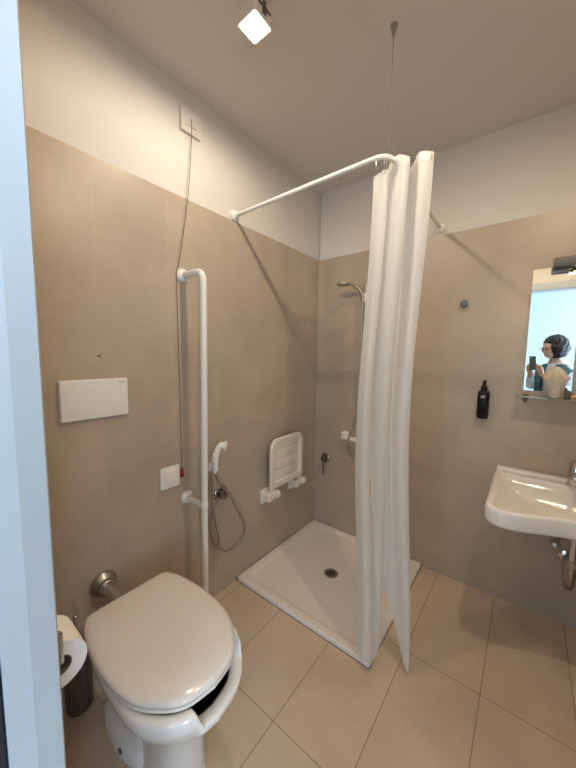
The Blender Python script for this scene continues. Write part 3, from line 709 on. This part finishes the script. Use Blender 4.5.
# raised ledge along the wall
loft(bm, rings); part('basin', bm, 'ceramic', t, ang=60)
bm = B(); box(bm, (SX-SH+0.006, -0.052, ST-0.01), (SX+SH-0.006, -0.001, ST+0.010), 0.008, 3); part('back_ledge', bm, 'ceramic', t)
bm = B(); lathe(bm, [(0.026, 0), (0.026, 0.003), (0.020, 0.004), (0.018, 0.001)], (SX, -0.335, ST-0.1255), (0, 0, 1), 22); part('waste_ring', bm, 'chrome', t)
t = thing('tap', 'chrome mixer tap at the back of the sink', 'tap', (SX, -0.085, ST))
bm = B(); lathe(bm, [(0.032, 0.0002), (0.032, 0.006), (0.028, 0.010), (0.028, 0.095), (0.025, 0.100)], (SX-0.004, -0.095, ST), (0, 0, 1), 24); part('body', bm, 'chrome', t)
bm = B(); tube(bm, spline([(SX-0.004, -0.10, ST+0.055), (SX-0.004, -0.16, ST+0.075), (SX-0.004, -0.215, ST+0.070), (SX-0.004, -0.225, ST+0.05)], 6), 0.012, 14); part('spout', bm, 'chrome', t)
bm = B(); lathe(bm, [(0.027, 0.1005), (0.027, 0.122), (0.018, 0.130)], (SX-0.004, -0.095, ST), (0, 0, 1), 22); tube(bm, [(SX-0.004, -0.09, ST+0.122), (SX-0.004, -0.17, ST+0.150)], [0.010, 0.006], 12); part('lever', bm, 'chrome', t)
t = thing('sink_trap', 'chrome bottle trap under the sink', 'trap', (SX, -0.12, 0.28))
bm = B(); tube(bm, [(SX+0.016, -0.12, 0.6395), (SX+0.016, -0.12, 0.42)], 0.017, 16)
lathe(bm, [(0.022, 0.40), (0.026, 0.41), (0.026, 0.43), (0.020, 0.435)], (SX+0.016, -0.12, 0.0), (0, 0, 1), 20); part('tailpipe', bm, 'chrome', t)
bm = B(); tube(bm, spline([(SX+0.016, -0.12, 0.42), (SX+0.014, -0.12, 0.33), (SX+0.012, -0.105, 0.285), (SX+0.010, -0.08, 0.28), (SX+0.008, -0.055, 0.31), (SX+0.006, -0.035, 0.37), (SX+0.005, -0.004, 0.385)], 6), 0.019, 16); part('trap_bend', bm, 'steel', t)
bm = B(); lathe(bm, [(0.038, 0.0006), (0.036, 0.006), (0.022, 0.012)], (SX+0.005, 0, 0.385), (0, -1, 0), 24); part('wall_rosette', bm, 'chrome', t)
t = thing('angle_valve', 'small chrome angle valve on the wall left of the sink trap', 'valve', (1.565, 0, 0.44))
bm = B(); lathe(bm, [(0.028, 0.0006), (0.026, 0.006), (0.013, 0.010), (0.013, 0.05), (0.017, 0.052), (0.017, 0.075), (0.012, 0.078)], (1.560, 0, 0.475), (0, -1, 0), 20); part('valve_body', bm, 'steel', t)
bm = B(); lathe(bm, [(0.018, -0.012), (0.021, -0.006), (0.021, 0.010), (0.014, 0.015)], (1.560, -0.095, 0.475), (0, -1, 0), 10); part('knob', bm, 'steel', t)
bm = B(); tube(bm, spline([(1.560, -0.062, 0.485), (1.562, -0.062, 0.56), (1.575, -0.07, 0.60), (1.585, -0.085, 0.635)], 5), 0.006, 10); part('feed_hose', bm, 'steel', t)

# ------------------------------------------------------------------ ceiling spotlight
def spotlight(LX, LY, label):
    t = thing('ceiling_spotlight', label, 'ceiling light', (LX, LY, H), 'ceiling spotlights')
    bm = B()
    hw_, z0_, z1_ = 0.046, 2.630, 2.690
    o_ = lambda h, z: [V(LX+a, LY+b, z) for a, b in rrect(h, h, 0.006, 3)]
    loft(bm, [o_(0.039, 2.6445), o_(0.0415, z0_), o_(0.045, z0_), o_(hw_, z0_+0.003), o_(hw_, z1_), o_(0.040, z1_+0.004)], cap0=False)
    hs_ = part('housing', bm, 'lamp_white', t)
    bm = B(); loft(bm, [o_(0.039, 2.6446), o_(0.030, 2.649)], cap0=False, cap1=True); part('reflector', bm, 'lamp_glow', t, 'glowing reflector')
    bm = B(); tube(bm, [(LX-0.018, LY+0.012, 2.6435), (LX-0.006, LY+0.012, 2.6435)], 0.004, 10); part('bulb', bm, 'bulb_glow', t)
    bm = B(); lathe(bm, [(0.030, -0.0005), (0.030, -0.012), (0.012, -0.014), (0.012, -0.026)], (LX+0.01, LY, H), (0, 0, 1), 22); part('ceiling_mount', bm, 'lamp_white', t)
    bm = B(); tube(bm, [(LX+hw_+0.004, LY-0.03, 2.665), (LX+hw_+0.004, LY+0.03, 2.665)], 0.003, 8); box(bm, (LX+hw_, LY-0.008, 2.645), (LX+hw_+0.004, LY+0.008, 2.688)); part('side_bracket', bm, 'dark_steel', t)
spotlight(0.518, -1.275, 'lit white square box spotlight on the ceiling, at the top of the picture')
spotlight(1.53, -1.275, 'lit white square box spotlight on the ceiling near the sink side')

# ------------------------------------------------------------------ curtain rod, hanger, curtain
RZ = 2.238
t = thing('curtain_rod', 'white L-shaped shower curtain rod hung from the ceiling by a thin wire', 'curtain rod', (0.0, -0.9, RZ))
bm = B(); tube(bm, bend([(0.004, -0.905, RZ), (0.893, -0.900, RZ+0.012), (0.892, -0.004, RZ+0.012)], 0.07, 12), 0.0105, 16); part('rod', bm, 'white_metal', t)
bm = B(); lathe(bm, [(0.030, -0.0075), (0.030, 0.004), (0.026, 0.010), (0.018, 0.013), (0.018, 0.022), (0.013, 0.024)], (0, -0.905, RZ), (1, 0, 0), 26); part('rod_flange', bm, 'white_metal', t)
bm = B(); lathe(bm, [(0.030, -0.0075), (0.030, 0.004), (0.026, 0.010), (0.018, 0.013), (0.018, 0.022), (0.013, 0.024)], (0.892, 0, RZ+0.012), (0, -1, 0), 26); part('rod_flange', bm, 'white_metal', t)
bm = B(); lathe(bm, [(0.014, -0.0005), (0.013, -0.008), (0.008, -0.022), (0.005, -0.042), (0.002, -0.044)], (0.889, -0.894, H), (0, 0, 1), 20); part('ceiling_cone', bm, 'steel', t)
bm = B(); tube(bm, [(0.889, -0.894, H-0.042), (0.886, -0.887, RZ+0.020)], 0.0011, 6); part('hanger_wire', bm, 'cord_dark', t)

t = thing('shower_curtain', 'long white shower curtain bunched at the corner of the rod', 'curtain', (0.90, -0.84, 0.02))
RH = V(0.787, 0.617, 0); FH = V(-0.617, 0.787, 0)
# fold line in plan: (s across the picture, d away from the camera), metres, at the top / middle / hem
TOPP = [(-0.112, 0.022), (-0.090, -0.004), (-0.062, -0.006), (-0.050, 0.018), (-0.046, 0.030), (-0.036, -0.012), (-0.016, -0.036), (0.012, -0.034), (0.030, 0.000), (0.042, 0.034), (0.049, 0.034), (0.050, -0.004), (0.055, -0.038), (0.082, -0.043), (0.110, -0.040)]
MIDP = [(-0.118, 0.030), (-0.098, -0.020), (-0.066, -0.014), (-0.058, 0.018), (-0.050, 0.030), (-0.040, 0.002), (-0.014, -0.022), (0.008, -0.012), (0.022, 0.010), (0.034, 0.034), (0.048, 0.030), (0.058, -0.012), (0.074, -0.032), (0.100, -0.024), (0.112, 0.000)]
BOTP = [(-0.132, 0.060), (-0.114, -0.034), (-0.084, -0.044), (-0.058, -0.020), (-0.036, -0.006), (-0.020, 0.014), (-0.010, 0.056), (0.006, 0.070), (0.016, 0.046), (0.032, 0.046), (0.050, 0.026), (0.066, -0.010), (0.080, -0.046), (0.096, -0.050), (0.114, -0.004)]
SM = [spline([V(a, b, 0) for a, b in P_], 8) for P_ in (TOPP, MIDP, BOTP)]
nu = len(SM[0])
def base_pt(f):
    """centre line of the bunch, f = 0 top .. 1 hem"""
    top = V(0.918, -0.812, 0); mid = V(0.893, -0.820, 0); bot = V(0.948, -0.835, 0)
    if f < 0.5:
        g = f/0.5; g = g*g*(3-2*g); return top.lerp(mid, g)
    g = (f-0.5)/0.5; g = g*g*(3-2*g); return mid.lerp(bot, g)
def hem(u):
    # left lobe, raised middle, pointed right lobe
    pts = [(0, 0.17), (0.05, 0.06), (0.13, 0.035), (0.27, 0.05), (0.33, 0.10), (0.40, 0.29), (0.55, 0.31), (0.62, 0.27), (0.70, 0.20), (0.83, 0.055), (0.90, 0.022), (0.97, 0.030), (1.0, 0.05)]
    for (a, ha), (b, hb) in zip(pts, pts[1:]):
        if u <= b:
            q = (u-a)/(b-a); return ha+(hb-ha)*q
    return 0.05
def top_z(u):
    if u > 0.80: return RZ+0.026
    if u < 0.24: return RZ-0.028-0.008*math.cos(u*20)
    return RZ+0.016-0.006*math.cos(u*26)
bm = B(); NZ = 60; grid = []
for j in range(NZ+1):
    f = j/NZ; row = []
    for i in range(nu):
        u = i/(nu-1)
        a, m_, b = SM[0][i], SM[1][i], SM[2][i]
        if f < 0.5: g = f/0.5; g = g*g*(3-2*g); p = a.lerp(m_, g)
        else: g = (f-0.5)/0.5; g = g**1.4; p = m_.lerp(b, g)
        z = top_z(u)*(1-f)+hem(u)*f
        c = base_pt(f)
        wob = 0.004*math.sin(9*u+7*f)*math.sin(PI*f)
        q = c+RH*(p.x+wob)+FH*(p.y+0.006*math.sin(13*u-5*f)*math.sin(PI*f))
        row.append(bm.verts.new(V(q.x, q.y, z)))
    grid.append(row)
for a, b in zip(grid, grid[1:]):
    for i in range(nu-1): bm.faces.new((a[i], a[i+1], b[i+1], b[i]))
part('curtain_cloth', bm, 'curtain', t, recalc=False, ang=170)
bm = B()   # stiff hem band along the top
for lo, hi in ((int(nu*0.80), nu-1), (int(nu*0.28), int(nu*0.55))):
    vv = []
    for i in range(lo, hi+1):
        c = base_pt(0)+RH*SM[0][i].x+FH*(SM[0][i].y-0.0018); z = top_z(i/(nu-1))
        vv.append([bm.verts.new(V(c.x, c.y, z+0.0015)), bm.verts.new(V(c.x, c.y, z-0.035))])
    for a, b in zip(vv, vv[1:]): bm.faces.new((a[0], b[0], b[1], a[1]))
part('header_band', bm, 'curtain', t, recalc=False, ang=170)
i = nu-4; c = base_pt(0)+RH*SM[0][i].x+FH*(SM[0][i].y-0.003)
bm = B(); prism(bm, [V(c.x, c.y, RZ+0.006)+RH*a+V(0, 0, b) for a, b in rrect(0.0045, 0.009, 0.004)], -FH*0.002); part('grommet', bm, 'dark_steel', t, 'dark grommet hole')
def ring_loop(c, ax, ry, rz, n=20):
    u, v, a = frame(Vector(ax)); z = V(0, 0, 1); s_ = a.cross(z).normalized()
    return [c+s_*ry*math.cos(2*PI*k/n)+z*rz*math.sin(2*PI*k/n) for k in range(n+1)]
for (x, y, ax, tilt) in ((0.838, -0.892, (1, 0.3, 0), 0), (0.850, -0.888, (1, -0.4, 0), 0), (0.868, -0.872, (0.8, 0.6, 0), 0), (0.880, -0.850, (0.5, 0.8, 0), 0), (0.890, -0.82, (0.1, 1, 0), 0), (0.892, -0.79, (0.1, 1, 0), 0)):
    bm = B(); tube(bm, ring_loop(V(x, y, RZ-0.010), ax, 0.019, 0.032), 0.0016, 6); part('curtain_ring', bm, 'chrome', t)

# ------------------------------------------------------------------ person in the doorway, seen in the mirror
FWH = V(-0.616, 0.788, 0); RTH = V(0.788, 0.616, 0)
PB = V(1.635, -2.505, 0)
def P(r, f, z): return PB+RTH*r+FWH*f+V(0, 0, z)
t = thing('person', 'dark-haired person in pale blue shirt holding a phone in the doorway', 'person', PB)
PHC = CAM-FWD*0.013-UP*0.058+RIGHT*0.022      # phone centre
hl = PHC-RIGHT*0.040-UP*0.045-FWD*0.012; hr = PHC+RIGHT*0.042-UP*0.045-FWD*0.012
sk_v = []; sk_e = []; sk_r = []
def sv(p, r, link=None):
    sk_v.append(Vector(p)); sk_r.append(r if isinstance(r, tuple) else (r, r))
    if link is not None: sk_e.append((link, len(sk_v)-1))
    return len(sk_v)-1
pel = sv(P(0, -0.02, 0.92), (0.155, 0.115))
wst = sv(P(0, -0.01, 1.06), (0.135, 0.10), pel)
che = sv(P(0, 0.0, 1.22), (0.145, 0.11), wst)
ncb = sv(P(0, -0.01, 1.36), (0.075, 0.065), che)
nck = sv(P(0, 0.025, 1.43), 0.052, ncb)
ntp = sv(P(0, 0.040, 1.475), 0.050, nck)
wr = {}
for s, hand in ((-1, hl), (1, hr)):
    sh = sv(P(0.16*s, -0.01, 1.325), 0.062, ncb)
    el = sv(P(0.205*s, 0.10, 1.10), 0.045, sh)
    wpos = hand-RIGHT*(-0.018*s)-UP*0.075-FWD*0.03
    mid = sv(P(0.205*s, 0.10, 1.10).lerp(wpos, 0.55), 0.040, el)
    wr[s] = sv(wpos, 0.027, mid)
    hip = sv(P(0.09*s, -0.02, 0.84), 0.098, pel)
    kn = sv(P(0.095*s, -0.005, 0.48), 0.062, hip)
    cf = sv(P(0.097*s, -0.03, 0.32), 0.058, kn)
    an = sv(P(0.10*s, -0.035, 0.085), 0.042, cf)
    he = sv(P(0.10*s, -0.02, 0.045), 0.042, an)
    toe = sv(P(0.115*s, 0.13, 0.034), 0.032, he)
me = bpy.data.meshes.new('tmp'); me.from_pydata(sk_v, sk_e, []); me.update()
ob = bpy.data.objects.new('tmp', me); COL.objects.link(ob)
sm = ob.modifiers.new('s', 'SKIN'); sm.use_smooth_shade = True
for i, r in enumerate(sk_r): me.skin_vertices[0].data[i].radius = r
me.skin_vertices[0].data[0].use_root = True
ob.modifiers.new('u', 'SUBSURF').levels = 2
bpy.context.view_layer.update()
ev = ob.evaluated_get(bpy.context.evaluated_depsgraph_get())
bm = B(); bm.from_mesh(ev.to_mesh()); ev.to_mesh_clear()
bpy.data.objects.remove(ob)
# head shaped from a sphere, with nose, chin and brow
HC = P(0, 0.075, 1.560)
HY = math.radians(24)
RT2 = RTH*math.cos(HY)+FWH*math.sin(HY); FW2 = FWH*math.cos(HY)-RTH*math.sin(HY)
b2 = bmesh.new(); bmesh.ops.create_uvsphere(b2, u_segments=36, v_segments=28, radius=1)
for v in b2.verts:
    x, y, z = v.co
    X = x*0.076; Y = y*0.094; Z = z*0.118
    if z < -0.1 and y > -0.3: X *= 1-0.30*min(1, (-z-0.1)/0.9); Y += 0.012*min(1, -z)
    if y < 0: Y *= 1.02
    if y > 0.6:
        g = math.exp(-((x/0.16)**2))*math.exp(-(((z+0.12)/0.17)**2)); Y += 0.024*g
        for sx_ in (-0.42, 0.42): Y -= 0.008*math.exp(-(((x-sx_)/0.18)**2)-(((z-0.08)/0.13)**2))
        Y += 0.005*math.exp(-(x/0.3)**2-((z+0.50)/0.12)**2)
        Y += 0.010*math.exp(-(x/0.3)**2-((z+0.85)/0.18)**2)
    pz = Matrix.Rotation(-0.16, 3, 'X') @ V(X, Y, Z)
    q = HC+RT2*pz.x+FW2*pz.y+V(0, 0, pz.z)
    v.co = q
mp = {v: bm.verts.new(v.co) for v in b2.verts}
for f in b2.faces: bm.faces.new([mp[v] for v in f.verts])
b2.free()
def HP(x, y, z):
    pz = Matrix.Rotation(-0.16, 3, 'X') @ V(x, y, z); return HC+RT2*pz.x+FW2*pz.y+V(0, 0, pz.z)
# hands: palm and five bent fingers closed round the phone's edge
for s, hand in ((-1, hl), (1, hr)):
    w0 = sk_v[wr[s]]
    palm = hand+RIGHT*(0.014*s)-UP*0.018-FWD*0.016
    tube(bm, [w0-UP*0.02, w0, w0.lerp(palm, 0.6), palm, palm+UP*0.022], [0.026, 0.025, 0.028, 0.030, 0.022], 14)
    for k in range(4):
        u0 = palm+UP*(0.026-0.017*k)+RIGHT*0.006*s
        le = (0.95, 1.0, 0.95, 0.8)[k]
        a = hand+UP*(0.030-0.018*k)
        tube(bm, spline([u0, u0+RIGHT*0.016*s*le+FWD*0.010, u0+RIGHT*0.010*s*le+FWD*0.0145, a+RIGHT*(0.006*s)+FWD*0.0075-UP*0.0, a-RIGHT*(0.006*s)+FWD*0.0062], 4), [0.0085]*8+[0.0072]*8+[0.006], 9)
    tube(bm, spline([palm-UP*0.005-RIGHT*0.008*s-FWD*0.004, palm-RIGHT*0.022*s+UP*0.006-FWD*0.008, palm-RIGHT*0.030*s+UP*0.024-FWD*0.003, palm-RIGHT*0.032*s+UP*0.040+FWD*0.002], 4), [0.013]*4+[0.011]*5+[0.0095]*3+[0.007], 10)
for f in bm.faces:
    c = f.calc_center_median()
    d = (c-PB); z = c.z
    f.material_index = 0
    near_head = (c-HC).length < 0.16
    if z < 0.082 and d.length < 0.4: f.material_index = 3
    elif z < 0.93: f.material_index = 2
    elif not near_head:
        dn = (c-P(0, 0.02, 1.44)); 
        dh = min((c-sk_v[wr[-1]]).length, (c-sk_v[wr[1]]).length, (c-hl).length, (c-hr).length)
        if dh < 0.06: f.material_index = 0
        elif z > 1.385 and math.hypot(dn.x, dn.y) < 0.085: f.material_index = 0
        else: f.material_index = 1
body = part('body', bm, ['skin', 'shirt', 'jeans', 'shoe'], t, ang=120)
for s in (-1, 1):
    bm = B(); lathe(bm, [(0.009, -0.004), (0.007, 0.001), (0.002, 0.003)], HP(0.032*s, 0.083, 0.010), HP(0, 1, 0)-HP(0, 0, 0), 12); part('eye', bm, 'eye', t)
bm = B(); lathe(bm, [(0.016, -0.004), (0.012, 0.002), (0.002, 0.005)], HP(0, 0.088, -0.058), HP(0, 1, 0)-HP(0, 0, 0), 14); part('mouth', bm, 'lip', t)
bm = B()
for s in (-1, 1):
    tube(bm, [HP(0.034*s+0.022*math.cos(a*PI/8), 0.103, 0.008+0.017*math.sin(a*PI/8)) for a in range(17)], 0.0022, 6)
    tube(bm, [HP(0.056*s, 0.101, 0.012), HP(0.078*s, 0.03, 0.014)], 0.002, 6)
tube(bm, [HP(-0.012, 0.104, 0.012), HP(0, 0.107, 0.015), HP(0.012, 0.104, 0.012)], 0.002, 6)
part('glasses', bm, 'black', t)
# hair: curly chin-length bob, open over the face
bm = B(); b2 = bmesh.new(); bmesh.ops.create_icosphere(b2, subdivisions=5, radius=1)
dele = []
for v in b2.verts:
    x, y, z = v.co
    lump = 0.07*math.sin(9*x+2*z)*math.sin(8*y-3*x)*math.sin(9*z+4*y)+0.03*math.sin(21*x)*math.sin(19*z+7*y)
    k = 1+lump
    wid = 1.0+0.16*max(0, -z+0.3)
    q = HP(x*0.116*k*wid, (y*0.120-0.028)*k, z*0.138*k+0.014)
    # pull the front in behind the face
    if y > 0.38 and -2 < z < 0.42 and abs(x) < 0.62:
        q = HP(x*0.066, 0.02+y*0.03, z*0.10)
    if z < -0.62: q = HP(x*0.09*k*wid, (y*0.09-0.03)*k, -0.092+0.02*z)
    v.co = q
mp = {v: bm.verts.new(v.co) for v in b2.verts}
for f in b2.faces: bm.faces.new([mp[v] for v in f.verts])
b2.free(); part('hair', bm, 'hair', t, ang=120)
# open cardigan with collar over the shoulders
bm = B()
for s in (-1, 1):
    rings = []
    for z, r0, r1, f0, f1 in ((0.86, 0.060, 0.215, 0.140, -0.005), (1.06, 0.062, 0.205, 0.122, -0.005), (1.22, 0.066, 0.215, 0.130, 0.0), (1.32, 0.050, 0.210, 0.105, 0.0), (1.385, 0.045, 0.12, 0.075, -0.02)):
        a = [P(r0*s, f0, z), P((r0+r1)/2*s, f0*0.86, z), P(r1*0.93*s, f0*0.45, z), P(r1*s, f1-0.02, z-0.0), P(r1*0.8*s, f1-0.10, z), P(0.0, f1-0.135 if z < 1.36 else -0.085, z)]
        rings.append(spline(a, 4))
    loft(bm, rings, False, False, closed=False)
part('cardigan', bm, 'teal', t, ang=120)

t = thing('phone', 'dark smartphone held up in both hands, seen in the mirror', 'phone', PHC-UP*0.075)
R3 = Matrix((RIGHT, UP, -FWD)).transposed().to_4x4()
mt = Matrix.Translation(PHC) @ R3
bm = B(); box(bm, (-0.036, -0.076, -0.0042), (0.036, 0.076, 0.0042), 0.003, 3, mtx=mt); part('case', bm, 'phone', t)
bm = B(); box(bm, (-0.033, -0.072, 0.0043), (0.033, 0.072, 0.0048), 0.0002, 1, mtx=mt); part('screen', bm, 'black', t)
bm = B(); box(bm, (-0.030, 0.046, -0.0055), (-0.014, 0.070, -0.0042), 0.0006, 1, mtx=mt); part('camera_bump', bm, 'grey_print', t)
